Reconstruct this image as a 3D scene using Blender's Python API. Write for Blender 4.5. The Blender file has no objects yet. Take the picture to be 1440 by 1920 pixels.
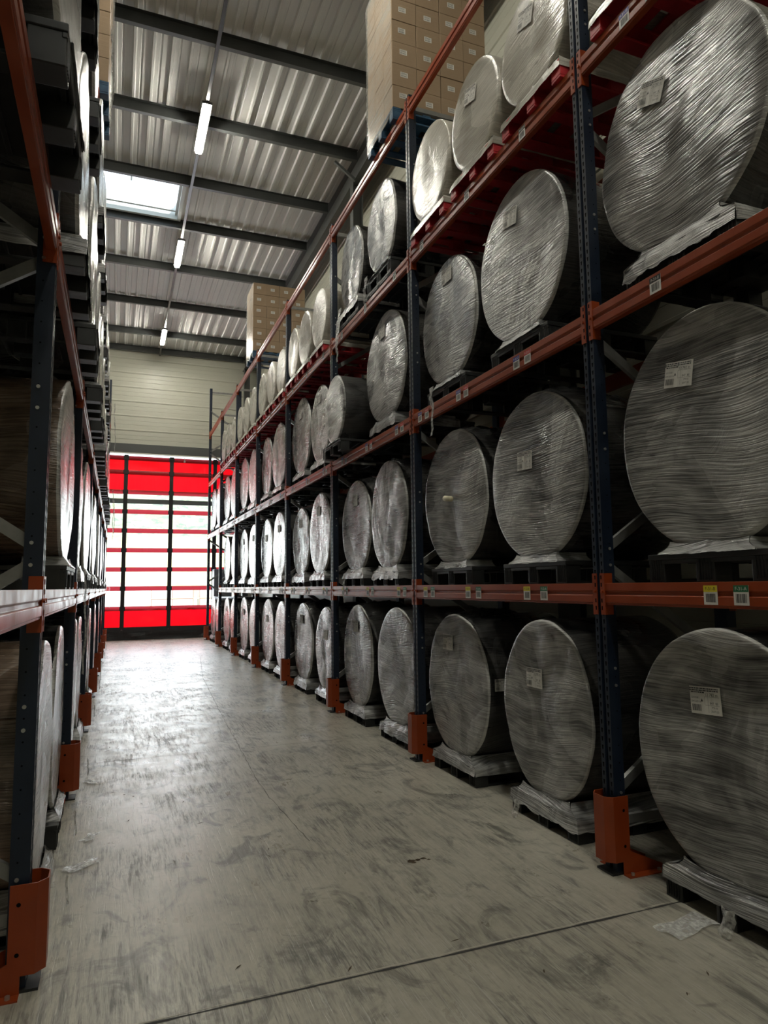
import bpy, bmesh, math, random
from mathutils import Vector, Matrix, noise
R = math.radians
scene = bpy.context.scene
COL = scene.collection

# ------------------------------------------------------------------ camera
cam_d = bpy.data.cameras.new('camera'); cam = bpy.data.objects.new('camera', cam_d); COL.objects.link(cam)
cam_d.sensor_fit = 'VERTICAL'; cam_d.sensor_height = 36.0; cam_d.lens = 36.0 * 1281.2 / 1920
cam_d.clip_start = 0.05; cam_d.clip_end = 400
yaw, pit, rol = .3727, .1074, -.0115
fw = Vector((math.sin(yaw) * math.cos(pit), math.cos(yaw) * math.cos(pit), math.sin(pit)))
rt = Vector((math.cos(yaw), -math.sin(yaw), 0)); up = rt.cross(fw)
r2 = math.cos(rol) * rt + math.sin(rol) * up; u2 = -math.sin(rol) * rt + math.cos(rol) * up
m = Matrix((r2, u2, -fw)).transposed().to_4x4(); m.translation = Vector((0, 0, 1.68))
cam.matrix_world = m
scene.camera = cam

# ------------------------------------------------------------------ light
scene.view_settings.view_transform = 'Standard'; scene.view_settings.look = 'None'
scene.view_settings.gamma = 1; scene.view_settings.use_curve_mapping = False
scene.view_settings.exposure = 0.14
W = bpy.data.worlds.new('sky'); scene.world = W; W.use_nodes = True
bg = W.node_tree.nodes['Background']; bg.inputs[0].default_value = (.80, .90, 1, 1); bg.inputs[1].default_value = 2.6
YD = 24.3          # plane of the far door
LAMP_E = 190.0      # strip lamp emission
def sun_lamp():
    l = bpy.data.lights.new('sun', 'SUN'); l.energy = 5.0; l.angle = R(1); l.color = (1, .95, .86)
    o = bpy.data.objects.new('sun', l); COL.objects.link(o); o.rotation_euler = (R(52), 0, R(25)); return o
sun_lamp()
def area(name, loc, rot, sx, sy, energy, color=(1, 1, 1), portal=False, cam_vis=True):
    l = bpy.data.lights.new(name, 'AREA'); l.shape = 'RECTANGLE'; l.size = sx; l.size_y = sy; l.energy = energy; l.color = color
    if portal: l.cycles.is_portal = True
    o = bpy.data.objects.new(name, l); COL.objects.link(o); o.location = loc; o.rotation_euler = rot
    o.visible_camera = cam_vis
    return o
area('door_daylight', (1.4, YD + .5, 3.1), (R(-90), 0, 0), 4.9, 5.4, 520, (.82, .92, 1), cam_vis=False)
area('skylight_portal', (.2, 14.32, 9.98), (0, 0, 0), 2.3, 1.4, 1, portal=True)
area('skylight_portal', (.4, -1.0, 9.98), (0, 0, 0), 2.3, 2.0, 1, portal=True)  # portal of the unseen skylight behind the camera, added for general fill

# ------------------------------------------------------------------ helpers
class MB:
    """collects shapes in one mesh"""
    def __init__(s): s.v = []; s.f = []; s.mi = []
    def add(s, vs, fs, mi=0):
        n = len(s.v); s.v += [tuple(v) for v in vs]; s.f += [tuple(i + n for i in f) for f in fs]; s.mi += [mi] * len(fs)
    def box(s, x0, x1, y0, y1, z0, z1, mi=0):
        vs = [(x, y, z) for x in (x0, x1) for y in (y0, y1) for z in (z0, z1)]
        s.add(vs, [(0, 1, 3, 2), (4, 6, 7, 5), (0, 4, 5, 1), (2, 3, 7, 6), (0, 2, 6, 4), (1, 5, 7, 3)], mi)
    def bar(s, a, b, w, h, mi=0, upv=(0, 0, 1)):
        a, b = Vector(a), Vector(b); d = (b - a).normalized(); upv = Vector(upv)
        sd = d.cross(upv)
        if sd.length < 1e-4: sd = d.cross(Vector((1, 0, 0)))
        sd.normalize(); u = sd.cross(d)
        vs = []
        for p in (a, b):
            for i, j in ((-1, -1), (1, -1), (1, 1), (-1, 1)): vs.append(p + sd * i * w / 2 + u * j * h / 2)
        s.add(vs, [(0, 1, 2, 3), (7, 6, 5, 4), (0, 4, 5, 1), (1, 5, 6, 2), (2, 6, 7, 3), (3, 7, 4, 0)], mi)
    def prism(s, poly, axis, a, b, mi=0):
        """poly = list of 2D points in the other two axes (in xyz order)"""
        n = len(poly); vs = []
        for t in (a, b):
            for p in poly:
                q = list(p); q.insert(axis, t); vs.append(q)
        fs = [tuple(range(n)), tuple(range(2 * n - 1, n - 1, -1))] + [(i, (i + 1) % n, (i + 1) % n + n, i + n) for i in range(n)]
        s.add(vs, fs, mi)
    def tube(s, pts, r, n=8, mi=0):
        pts = [Vector(p) for p in pts]; vs = []; fs = []
        for k, p in enumerate(pts):
            d = (pts[min(k + 1, len(pts) - 1)] - pts[max(k - 1, 0)]).normalized()
            a = d.cross(Vector((0, 0, 1)));
            if a.length < 1e-3: a = d.cross(Vector((1, 0, 0)))
            a.normalize(); b = a.cross(d)
            rr = r[k] if isinstance(r, (list, tuple)) else r
            for j in range(n): t = 2 * math.pi * j / n; vs.append(p + (a * math.cos(t) + b * math.sin(t)) * rr)
        for k in range(len(pts) - 1):
            for j in range(n): fs.append((k * n + j, k * n + (j + 1) % n, (k + 1) * n + (j + 1) % n, (k + 1) * n + j))
        fs.append(tuple(range(n - 1, -1, -1))); fs.append(tuple(range((len(pts) - 1) * n, len(pts) * n)))
        s.add(vs, fs, mi)
    def disc(s, c, r, ax, n=12, mi=0):
        vs = []
        for j in range(n):
            t = 2 * math.pi * j / n; q = [math.cos(t) * r, math.sin(t) * r]; q.insert(ax, 0); vs.append(Vector(c) + Vector(q))
        s.add(vs, [tuple(range(n))], mi)
    def mesh(s, name, mats, smooth=False, bevel=0):
        me = bpy.data.meshes.new(name); me.from_pydata(s.v, [], s.f)
        for x in (mats if isinstance(mats, (list, tuple)) else [mats]): me.materials.append(x)
        for p, k in zip(me.polygons, s.mi): p.material_index = k
        bm = bmesh.new(); bm.from_mesh(me); bmesh.ops.recalc_face_normals(bm, faces=bm.faces)
        if bevel:
            es = [e for e in bm.edges if len(e.link_faces) == 2 and e.calc_face_angle(0) > .5]
            bmesh.ops.bevel(bm, geom=es, offset=bevel, segments=2, affect='EDGES', profile=.5)
        bm.to_mesh(me); bm.free()
        if smooth:
            for p in me.polygons: p.use_smooth = True
        me.update(); return me
def obj(name, me, parent=None, label=None, cat=None, group=None, kind=None):
    o = bpy.data.objects.new(name, me); COL.objects.link(o)
    if parent: o.parent = parent
    if label: o['label'] = label
    if cat: o['category'] = cat
    if group: o['group'] = group
    if kind: o['kind'] = kind
    return o
def empty(name, loc, label, cat, group=None, rz=0):
    o = obj(name, None, None, label, cat, group); o.location = loc; o.rotation_euler = (0, 0, rz); o.empty_display_size = .1; return o
def struct(name, me, parent=None): return obj(name, me, parent, kind=None if parent else 'structure')
def copy_tree(o, parent=None):
    kids = [c for c in COL.objects if c.parent == o]
    c = o.copy(); COL.objects.link(c); c.parent = parent
    for k in kids: copy_tree(k, c)
    return c

# ------------------------------------------------------------------ materials
def mat(name, col, rough=.5, metal=0, spec=.5, coat=0):
    m = bpy.data.materials.new(name); m.use_nodes = True; b = m.node_tree.nodes['Principled BSDF']
    b.inputs['Base Color'].default_value = (*col, 1); b.inputs['Roughness'].default_value = rough; b.inputs['Metallic'].default_value = metal
    b.inputs['Specular IOR Level'].default_value = spec; b.inputs['Coat Weight'].default_value = coat
    return m
class NT:
    def __init__(s, m): s.t = m.node_tree; s.b = s.t.nodes.get('Principled BSDF')
    def n(s, typ, **kw):
        x = s.t.nodes.new(typ)
        for k, v in kw.items(): setattr(x, k, v)
        return x
    def l(s, a, b): s.t.links.new(a, b)
    def val(s, sock, v):
        if hasattr(v, 'is_linked') or isinstance(v, bpy.types.NodeSocket): s.l(v, sock)
        else: sock.default_value = v
    def math(s, op, a, b=0, c=0, clamp=False):
        x = s.n('ShaderNodeMath', operation=op); x.use_clamp = clamp
        s.val(x.inputs[0], a); s.val(x.inputs[1], b); s.val(x.inputs[2], c); return x.outputs[0]
    def mix(s, f, a, b):
        x = s.n('ShaderNodeMix', data_type='RGBA'); s.val(x.inputs[0], f); s.val(x.inputs[6], a); s.val(x.inputs[7], b); return x.outputs[2]
    def noise(s, vec, scale, detail=3, rough=.5, dist=0):
        x = s.n('ShaderNodeTexNoise'); s.val(x.inputs['Vector'], vec); s.val(x.inputs['Scale'], scale); x.inputs['Detail'].default_value = detail
        x.inputs['Roughness'].default_value = rough; x.inputs['Distortion'].default_value = dist; return x.outputs[0]
    def ramp(s, f, stops):
        x = s.n('ShaderNodeValToRGB'); s.val(x.inputs[0], f); e = x.color_ramp.elements
        while len(e) < len(stops): e.new(.5)
        for i, (p, c) in enumerate(stops):
            e[i].position = p; e[i].color = (c, c, c, 1) if isinstance(c, (int, float)) else (*c, 1)
        return x.outputs[0]
    def mapping(s, vec, rot=(0, 0, 0), scale=(1, 1, 1), loc=(0, 0, 0)):
        x = s.n('ShaderNodeMapping'); s.val(x.inputs[0], vec); s.val(x.inputs[1], loc); s.val(x.inputs[2], rot); s.val(x.inputs[3], scale); return x.outputs[0]
    def bump(s, h, strength=.3, dist=.01, normal=None):
        x = s.n('ShaderNodeBump'); s.val(x.inputs['Height'], h); s.val(x.inputs['Strength'], strength); x.inputs['Distance'].default_value = dist
        if normal: s.l(normal, x.inputs['Normal'])
        return x.outputs[0]
def grubby(m, c0, c1, scale=6, r0=None, r1=None):
    """patchy wear: mixes two own colours of the thing with noise"""
    t = NT(m); tc = t.n('ShaderNodeTexCoord').outputs['Object']
    f = t.ramp(t.noise(tc, scale, 6, .62), [(.35, 0), (.65, 1)])
    t.l(t.mix(f, (*c0, 1), (*c1, 1)), t.b.inputs['Base Color'])
    if r0 is not None:
        x = t.math('MULTIPLY_ADD', f, r1 - r0, r0); t.l(x, t.b.inputs['Roughness'])
    return t

M = {}
M['orange'] = mat('orange_enamel', (.27, .042, .007), .36, 0, .5); grubby(M['orange'], (.25, .038, .007), (.31, .050, .009), 4, .28, .44)
M['blue'] = mat('dark_blue_enamel', (.010, .022, .05), .38, 0, .5); grubby(M['blue'], (.005, .010, .022), (.009, .018, .038), 5, .32, .5)
M['hole'] = mat('hole_black', (.004, .004, .005), .9, 0, .1)
M['galv'] = mat('galvanised_steel', (.42, .42, .41), .45, .6); grubby(M['galv'], (.22, .22, .215), (.30, .30, .29), 9, .38, .55)
M['blackpl'] = mat('black_plastic', (.012, .013, .013), .42); grubby(M['blackpl'], (.010, .011, .011), (.022, .023, .023), 12, .34, .55)
M['redpl'] = mat('red_pallet_paint', (.42, .012, .02), .5); grubby(M['redpl'], (.36, .010, .018), (.5, .02, .028), 9, .4, .6)
M['bluepl'] = mat('blue_pallet_paint', (.015, .06, .13), .5); grubby(M['bluepl'], (.012, .05, .11), (.03, .09, .16), 9)
M['white'] = mat('label_paper', (.70, .68, .64), .6)
M['ink'] = mat('label_ink', (.02, .02, .02), .6)
M['yellow'] = mat('label_yellow', (.72, .60, .02), .5)
M['green'] = mat('label_green', (.01, .13, .05), .5)
M['lblue'] = mat('label_blue', (.02, .02, .25), .5)
M['lred'] = mat('label_red', (.5, .01, .015), .5)
M['logo'] = mat('logo_grey', (.085, .085, .085), .6)
M['steel_dark'] = mat('purlin_grey', (.040, .043, .042), .45); grubby(M['steel_dark'], (.032, .035, .034), (.052, .055, .054), 2, .35, .5)
M['flange'] = mat('purlin_flange_grey', (.10, .105, .10), .4)  # lower flanges and knee brace, paler than the purlin webs
M['beamgrey'] = mat('rafter_paint', (.085, .088, .085), .5)
M['bolt'] = mat('zinc_bolt', (.5, .5, .48), .35, .8)
M['tube'] = mat('paper_tube', (.72, .66, .48), .7)
M['tape'] = mat('rust_tape', (.45, .12, .04), .5)
M['rail'] = mat('lamp_rail_steel', (.10, .10, .10), .35, .6)
M['cabinet'] = mat('grey_cabinet_paint', (.16, .165, .19), .5)

def film(name, lo, hi, tilt=.35, bumpk=1.0, hole=0.0, rim=0.0, k0=.0):
    """stretch film wound over a dark body: milky where layers overlap, fine straight winding lines"""
    m = mat(name, lo, .35, 0, .6); t = NT(m)
    tc = t.n('ShaderNodeTexCoord').outputs['Object']
    rnd = t.n('ShaderNodeObjectInfo').outputs['Random']
    off = t.n('ShaderNodeCombineXYZ'); t.l(t.math('MULTIPLY', rnd, 37.0), off.inputs[0]); t.l(t.math('MULTIPLY', rnd, 91.0), off.inputs[1]); t.l(t.math('MULTIPLY', rnd, 53.0), off.inputs[2])
    add = t.n('ShaderNodeVectorMath', operation='ADD'); t.l(tc, add.inputs[0]); t.l(off.outputs[0], add.inputs[1]); P = add.outputs[0]
    # the windings drift slowly in angle over the face
    wob = t.n('ShaderNodeVectorMath', operation='MULTIPLY_ADD'); nz = t.n('ShaderNodeTexNoise'); t.l(P, nz.inputs['Vector']); nz.inputs['Scale'].default_value = 1.1; nz.inputs['Detail'].default_value = 1
    t.l(nz.outputs[1], wob.inputs[0]); wob.inputs[1].default_value = (.0, .0, .22); t.l(tc, wob.inputs[2])
    rot = t.n('ShaderNodeCombineXYZ'); t.l(t.math('MULTIPLY_ADD', rnd, tilt * 1.5, -tilt * .35), rot.inputs[0])
    rot2 = t.n('ShaderNodeCombineXYZ'); t.l(t.math('MULTIPLY_ADD', rnd, -tilt * .8, -tilt * .2), rot2.inputs[0])
    A = t.mapping(wob.outputs[0], rot.outputs[0], (2, 2.4, 150)); B = t.mapping(wob.outputs[0], rot2.outputs[0], (2, 3.5, 95))
    s1 = t.noise(A, 1.0, 2, .6); s2 = t.noise(B, 1.0, 1, .5)
    C = t.mapping(wob.outputs[0], rot.outputs[0], (3, 1.6, 9)); broad = t.noise(C, 1.0, 3, .6, .3)
    patch = t.noise(P, 1.5, 3, .55, 1.0)
    lines = t.ramp(s1, [(.44, 0), (.60, 1)])
    lines2 = t.ramp(s2, [(.48, 0), (.62, 1)])
    L = t.math('MAXIMUM', t.math('MULTIPLY', lines, .8), t.math('MULTIPLY', lines2, .55))
    haze = t.math('ADD', t.ramp(broad, [(.38, 0), (.66, .55)]), t.ramp(patch, [(.40, 0), (.62, .5)]))
    milk = t.math('ADD', t.math('MULTIPLY', haze, .55), t.math('MULTIPLY', L, t.math('MULTIPLY_ADD', haze, .55, .22)), clamp=True)
    if k0: milk = t.math('ADD', t.math('MULTIPLY', milk, 1 - k0), k0, clamp=True)
    if hole or rim:
        sep = t.n('ShaderNodeSeparateXYZ'); t.l(tc, sep.inputs[0])
        yy = t.math('MULTIPLY', sep.outputs[1], sep.outputs[1]); zz = t.math('SUBTRACT', sep.outputs[2], .795); zz = t.math('MULTIPLY', zz, zz)
        rad0 = t.math('SQRT', t.math('ADD', yy, zz)); rad = t.math('ADD', rad0, t.math('MULTIPLY', t.math('SUBTRACT', t.noise(P, 4, 2), .5), .22))
        milk = t.math('MULTIPLY', milk, t.ramp(rad, [(.08, 1 - hole), (.24, 1)]))
        milk = t.math('ADD', milk, t.math('MULTIPLY', t.ramp(rad0, [(.612, 0), (.622, 1)]), rim), clamp=True)
    t.l(t.mix(milk, (*lo, 1), (*hi, 1)), t.b.inputs['Base Color'])
    t.l(t.math('MULTIPLY_ADD', t.ramp(patch, [(.35, 0), (.65, 1)]), .22, .16), t.b.inputs['Roughness'])
    nrm = t.bump(t.math('ADD', t.math('MULTIPLY', s1, .6), t.math('MULTIPLY', s2, .6)), 1.0 * bumpk, .006)
    wr = t.noise(P, 7, 4, .65, 1.5)
    nrm = t.bump(t.math('MULTIPLY', wr, t.ramp(patch, [(.5, .15), (.68, 1)])), .35 * bumpk, .03, nrm)
    t.l(nrm, t.b.inputs['Normal'])
    t.b.inputs['Coat Weight'].default_value = .35; t.b.inputs['Coat Roughness'].default_value = .14; t.l(nrm, t.b.inputs['Coat Normal'])
    return m
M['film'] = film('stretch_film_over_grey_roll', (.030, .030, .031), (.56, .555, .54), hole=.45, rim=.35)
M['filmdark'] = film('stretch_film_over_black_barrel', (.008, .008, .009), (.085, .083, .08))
M['filmbeige'] = film('stretch_film_over_white_roll', (.30, .28, .24), (.62, .59, .52), bumpk=.7)
M['filmskirt'] = film('loose_stretch_film', (.045, .045, .046), (.58, .58, .57), tilt=.8, bumpk=1.5)
M['filmbrown'] = film('stretch_film_over_brown_goods', (.035, .020, .011), (.26, .19, .14), bumpk=1.4)
def clear_film():
    m = bpy.data.materials.new('torn_clear_film'); m.use_nodes = True; t = NT(m); nt = m.node_tree
    b = t.b; b.inputs['Base Color'].default_value = (.75, .75, .74, 1); b.inputs['Roughness'].default_value = .2
    tc = t.n('ShaderNodeTexCoord').outputs['Object']; n1 = t.noise(tc, 40, 4)
    t.l(t.bump(n1, .8, .02), b.inputs['Normal'])
    tr = t.n('ShaderNodeBsdfTransparent'); mx = t.n('ShaderNodeMixShader'); t.l(t.ramp(n1, [(.3, .25), (.7, .8)]), mx.inputs[0])
    t.l(tr.outputs[0], mx.inputs[1]); t.l(b.outputs[0], mx.inputs[2]); t.l(mx.outputs[0], nt.nodes['Material Output'].inputs[0]); return m
M['clear'] = clear_film()
def cling():
    m = bpy.data.materials.new('cling_film_on_cartons'); m.use_nodes = True; t = NT(m); nt = m.node_tree
    b = t.b; b.inputs['Base Color'].default_value = (.62, .60, .55, 1); b.inputs['Roughness'].default_value = .25
    tc = t.n('ShaderNodeTexCoord').outputs['Object']; n1 = t.noise(t.mapping(tc, (.5, 0, 0), (2, 2, 60)), 1, 3); n2 = t.noise(tc, 2.5, 3)
    t.l(t.bump(n1, .5, .005), b.inputs['Normal'])
    tr = t.n('ShaderNodeBsdfTransparent'); mx = t.n('ShaderNodeMixShader'); t.l(t.math('ADD', t.ramp(n1, [(.4, .08), (.65, .35)]), t.ramp(n2, [(.4, 0), (.7, .3)])), mx.inputs[0])
    t.l(tr.outputs[0], mx.inputs[1]); t.l(b.outputs[0], mx.inputs[2]); t.l(mx.outputs[0], nt.nodes['Material Output'].inputs[0]); return m
M['cling'] = cling()
def carton():
    m = mat('cardboard', (.42, .29, .18), .75, 0, .3); t = NT(m); tc = t.n('ShaderNodeTexCoord').outputs['Object']
    f = t.noise(tc, 3, 5); t.l(t.mix(f, (.27, .185, .115, 1), (.36, .26, .17, 1)), t.b.inputs['Base Color'])
    lines = t.noise(t.mapping(tc, (.5, 0, 0), (2, 2, 60)), 1, 2); t.l(t.bump(lines, .4, .004), t.b.inputs['Normal'])
    t.b.inputs['Coat Weight'].default_value = .5; t.b.inputs['Coat Roughness'].default_value = .25; return m
M['carton'] = carton()
def concrete():
    m = mat('power_floated_concrete', (.3, .29, .26), .4, 0, .5); t = NT(m); tc = t.n('ShaderNodeTexCoord').outputs['Object']
    big = t.noise(tc, .55, 5, .6, .4); mid = t.noise(tc, 3.2, 7, .68, .3); fine = t.noise(tc, 26, 5, .6)
    base = t.mix(t.ramp(big, [(.3, 0), (.7, 1)]), (.37, .347, .285, 1), (.51, .482, .405, 1))
    base = t.mix(t.math('MULTIPLY', t.ramp(fine, [(.35, 0), (.7, 1)]), .25), base, (.22, .205, .175, 1))
    # tyre rubber and scuffs, mostly running down the aisle and swirling at turns
    def scuff(rot, sc, lo, hi, n=5): return t.ramp(t.noise(t.mapping(tc, rot, sc), 1, n, .7, .5), [(lo, 0), (hi, 1)])
    a = scuff((0, 0, .12), (9, 1.3, 1), .47, .62); b = scuff((0, 0, -.35), (30, 2.6, 1), .51, .60, 4); c = scuff((0, 0, 1.25), (26, 3.0, 1), .51, .60, 4); d = scuff((0, 0, .05), (60, 3.5, 1), .50, .59, 3); e_ = scuff((0, 0, 1.45), (75, 5, 1), .53, .61, 3)
    pm = t.ramp(t.noise(tc, 1.0, 5, .65, .8), [(.38, .12), (.60, 1)]); pm2 = t.ramp(t.noise(t.mapping(tc, (0, 0, 0), (1, 1, 1), (7, 3, 0)), 1.7, 4, .6, .4), [(.42, 0), (.62, 1)])
    dark = t.math('ADD', t.math('MULTIPLY', t.math('ADD', t.math('MULTIPLY', a, .35), t.math('MULTIPLY', b, .45)), pm), t.math('MULTIPLY', t.math('ADD', t.math('MULTIPLY', c, .45), t.math('ADD', t.math('MULTIPLY', d, .4), t.math('MULTIPLY', e_, .35))), pm2), clamp=True)
    base = t.mix(t.math('MULTIPLY', dark, .80), base, (.085, .082, .075, 1))
    sm = t.ramp(t.noise(t.mapping(tc, (0, 0, .4), (1.6, 1, 1)), 2.0, 6, .66, 1.4), [(.52, 0), (.63, 1)])
    base = t.mix(t.math('MULTIPLY', sm, .7), base, (.085, .082, .073, 1))
    # pale scratches
    sc = t.math('MAXIMUM', scuff((0, 0, .05), (90, 3, 1), .60, .68, 2), scuff((0, 0, -.5), (110, 4, 1), .62, .69, 2))
    base = t.mix(t.math('MULTIPLY', sc, .45), base, (.5, .49, .45, 1))
    t.l(base, t.b.inputs['Base Color'])
    t.l(t.math('ADD', t.math('MULTIPLY_ADD', mid, .38, .12), t.math('MULTIPLY', dark, .2)), t.b.inputs['Roughness'])
    t.l(t.bump(t.math('ADD', t.math('MULTIPLY', mid, .6), t.math('MULTIPLY', sc, -.5)), .22, .006), t.b.inputs['Normal'])
    return m
M['floor'] = concrete()
def deck():
    m = mat('galvanised_roof_deck', (.5, .5, .49), .62, 0, .35); t = NT(m); tc = t.n('ShaderNodeTexCoord').outputs['Object']
    f = t.noise(t.mapping(tc, (0, 0, 0), (6, .5, 1)), 1, 4); t.l(t.mix(f, (.60, .595, .58, 1), (.74, .735, .715, 1)), t.b.inputs['Base Color']); 
    t.l(t.bump(t.noise(tc, 2.5, 3), .08, .03), t.b.inputs['Normal']); return m
M['deck'] = deck()
def siding(name, c0, c1, per):
    m = mat(name, c0, .38, 0, .5); t = NT(m); tc = t.n('ShaderNodeTexCoord').outputs['Object']
    f = t.noise(t.mapping(tc, (0, 0, 0), (.3, .3, 2)), 1, 3); t.l(t.mix(f, (*c0, 1), (*c1, 1)), t.b.inputs['Base Color']); return m
M['siding'] = siding('ivory_wall_cladding', (.46, .46, .385), (.54, .53, .45), .5)
M['skyframe'] = mat('skylight_upstand', (.70, .74, .74), .5)
M['black'] = mat('black_rubberised_fabric', (.012, .012, .013), .45)
M['maroon'] = mat('maroon_bar_pocket', (.38, .03, .04), .45)
M['outergrey'] = mat('dark_green_steel', (.07, .085, .08), .5)
M['asphalt'] = mat('yard_asphalt', (.55, .54, .52), .9)
def emis(name, col, s):
    m = bpy.data.materials.new(name); m.use_nodes = True; nt = m.node_tree; nt.nodes.remove(nt.nodes['Principled BSDF'])
    e = nt.nodes.new('ShaderNodeEmission'); e.inputs[0].default_value = (*col, 1); e.inputs[1].default_value = s
    nt.links.new(e.outputs[0], nt.nodes['Material Output'].inputs[0]); return m
M['lamp'] = emis('lamp_diffuser', (1, .97, .84), LAMP_E)
def vinyl(name, base, tcol):
    m = bpy.data.materials.new(name); m.use_nodes = True; t = NT(m); nt = m.node_tree
    b = t.b; b.inputs['Base Color'].default_value = (*base, 1); b.inputs['Roughness'].default_value = .4
    tl = t.n('ShaderNodeBsdfTranslucent'); tl.inputs[0].default_value = (*tcol, 1); mx = t.n('ShaderNodeMixShader'); mx.inputs[0].default_value = .5
    tc = t.n('ShaderNodeTexCoord').outputs['Object']; t.l(t.bump(t.noise(t.mapping(tc, (0, 0, 0), (9, 1, 2)), 1, 3), .5, .03), b.inputs['Normal'])
    t.l(b.outputs[0], mx.inputs[1]); t.l(tl.outputs[0], mx.inputs[2]); t.l(mx.outputs[0], nt.nodes['Material Output'].inputs[0]); return m
M['vinyl'] = vinyl('red_vinyl_curtain', (.6, .003, .010), (.50, .0008, .004)); M['maroon'] = vinyl('maroon_bar_pocket', (.35, .03, .035), (.17, .012, .018))
def pvc():
    m = bpy.data.materials.new('clear_pvc_window'); m.use_nodes = True; t = NT(m); nt = m.node_tree; nt.nodes.remove(t.b)
    tr = t.n('ShaderNodeBsdfTransparent'); tr.inputs[0].default_value = (.95, .96, .95, 1); g = t.n('ShaderNodeBsdfGlossy'); g.inputs['Roughness'].default_value = .12
    mx = t.n('ShaderNodeMixShader'); mx.inputs[0].default_value = .05
    t.l(tr.outputs[0], mx.inputs[1]); t.l(g.outputs[0], mx.inputs[2]); t.l(mx.outputs[0], nt.nodes['Material Output'].inputs[0]); return m
M['pvc'] = pvc()
def hillside():
    m = mat('dry_scrub', (.5, .5, .3), .9, 0, .1); t = NT(m); tc = t.n('ShaderNodeTexCoord').outputs['Object']
    f = t.ramp(t.noise(tc, .45, 6, .7), [(.4, 0), (.6, 1)]); g = t.ramp(t.noise(tc, 1.6, 5, .7), [(.42, 0), (.6, 1)])
    c = t.mix(f, (.85, .78, .50, 1), (.55, .56, .26, 1)); sep = t.n('ShaderNodeSeparateXYZ'); t.l(tc, sep.inputs[0])
    hi = t.ramp(t.math('DIVIDE', sep.outputs[2], 9.0), [(.40, 0), (.62, 1)])
    c = t.mix(t.math('MULTIPLY', hi, t.math('MULTIPLY_ADD', g, .5, .5)), c, (.20, .27, .22, 1)); t.l(c, t.b.inputs['Base Color']); return m
M['hill'] = hillside()

# ------------------------------------------------------------------ setting
ZP = 9.75; ZD = 9.97           # purlin underside, roof deck
XW0, XW1, YB = -4.6, 4.62, -6.0
b = MB(); b.box(XW0, XW1, YB, YD + .2, -.2, 0); struct('floor', b.mesh('floor', M['floor']))
# joints and the long crack
def ribbon(name, pts, w, mt, wob=0, z=.0015, seed=1):
    rr = random.Random(seed); b = MB(); P = []
    for k in range(len(pts) - 1):
        a, c = Vector((*pts[k], 0)), Vector((*pts[k + 1], 0)); n = max(1, int((c - a).length / .08))
        for i in range(n): P.append(a + (c - a) * i / n)
    P.append(Vector((*pts[-1], 0))); vs = []
    for i, p in enumerate(P):
        d = (P[min(i + 1, len(P) - 1)] - P[max(0, i - 1)]).normalized(); s = Vector((-d.y, d.x, 0)); o = s * rr.uniform(-wob, wob); ww = w * (1 + rr.uniform(-.5, .5) * (wob > 0))
        vs += [(p + o - s * ww / 2 + Vector((0, 0, z))), (p + o + s * ww / 2 + Vector((0, 0, z)))]
    b.add(vs, [(2 * i, 2 * i + 1, 2 * i + 3, 2 * i + 2) for i in range(len(P) - 1)]); return struct(name, b.mesh(name, mt))
M['crack'] = mat('crack_line', (.14, .133, .118), .8); M['joint'] = mat('joint_line', (.035, .033, .03), .8); M['jointedge'] = mat('joint_arris', (.50, .47, .40), .7)  # dark tone for crack and joint lines, paler along the joint edge
ribbon('trim_1', [(XW0, 2.99), (XW1, 2.99)], .012, M['joint'], .0008); ribbon('trim_2', [(XW0, 3.008), (XW1, 3.008)], .006, M['jointedge'], .0015)
ribbon('trim_3', [(XW0, 7.42), (XW1, 7.42)], .005, M['joint'], .0008)
ribbon('trim_4', [(2.0, 19.5), (1.98, 17.7), (1.57, 13.5), (1.373, 9.9), (1.281, 7.94), (1.20, 6.24), (1.19, 5.73), (1.24, 4.6)], .006, M['crack'], .006)
# roof deck with trapezoid ribs, leaving openings for the skylights
SKY = [(-.95, 1.06, 13.68, 15.16), (-.6, 1.4, -2.0, 0.0)]  # the opening behind the camera is unseen, added for fill light
def roof():
    b = MB(); per = .275; x = XW0; prof = [(0, 0), (.045, 0), (.055, .012), (.075, .012), (.085, 0), (.20, 0), (.216, -.045), (.250, -.045), (.266, 0)]
    xs = []
    while x < XW1:
        for dx, dz in prof:
            if x + dx < XW1: xs.append((x + dx, ZD + dz))
        x += per
    xs.append((XW1, ZD))
    ys = [YB, -2.0, 0.0, 13.68, 15.16, YD]
    for k in range(len(ys) - 1):
        y0, y1 = ys[k], ys[k + 1]; hole = next((s for s in SKY if abs(s[2] - y0) < .01), None)
        for i in range(len(xs) - 1):
            a, c = xs[i], xs[i + 1]
            if hole and a[0] > hole[0] and c[0] < hole[1]: continue
            b.add([(a[0], y0, a[1]), (c[0], y0, c[1]), (c[0], y1, c[1]), (a[0], y1, a[1])], [(0, 1, 2, 3)])
    return b.mesh('ceiling', M['deck'])
struct('ceiling', roof())
for k, (x0, x1, y0, y1) in enumerate(SKY):
    b = MB(); t = .05; zt = ZD + .32
    b.box(x0 - t, x0 + .02, y0 - t, y1 + t, ZD - .10, zt); b.box(x1 - .02, x1 + t, y0 - t, y1 + t, ZD - .10, zt)
    b.box(x0, x1, y0 - t, y0 + .02, ZD - .10, zt); b.box(x0, x1, y1 - .02, y1 + t, ZD - .10, zt)
    b.box(x0, x1, y1 - .16, y1 - .10, ZD + .02, ZD + .06); b.box((x0 + x1) / 2 - .015, (x0 + x1) / 2 + .015, y0, y0 + .9, zt - .04, zt)
    w = struct('window_%d' % (k + 1), b.mesh('window', M['skyframe'])); b = MB(); b.box(x0, x1, y0, y1, zt, zt + .01); obj('pane', b.mesh('pane', M['pvc']), w)
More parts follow.
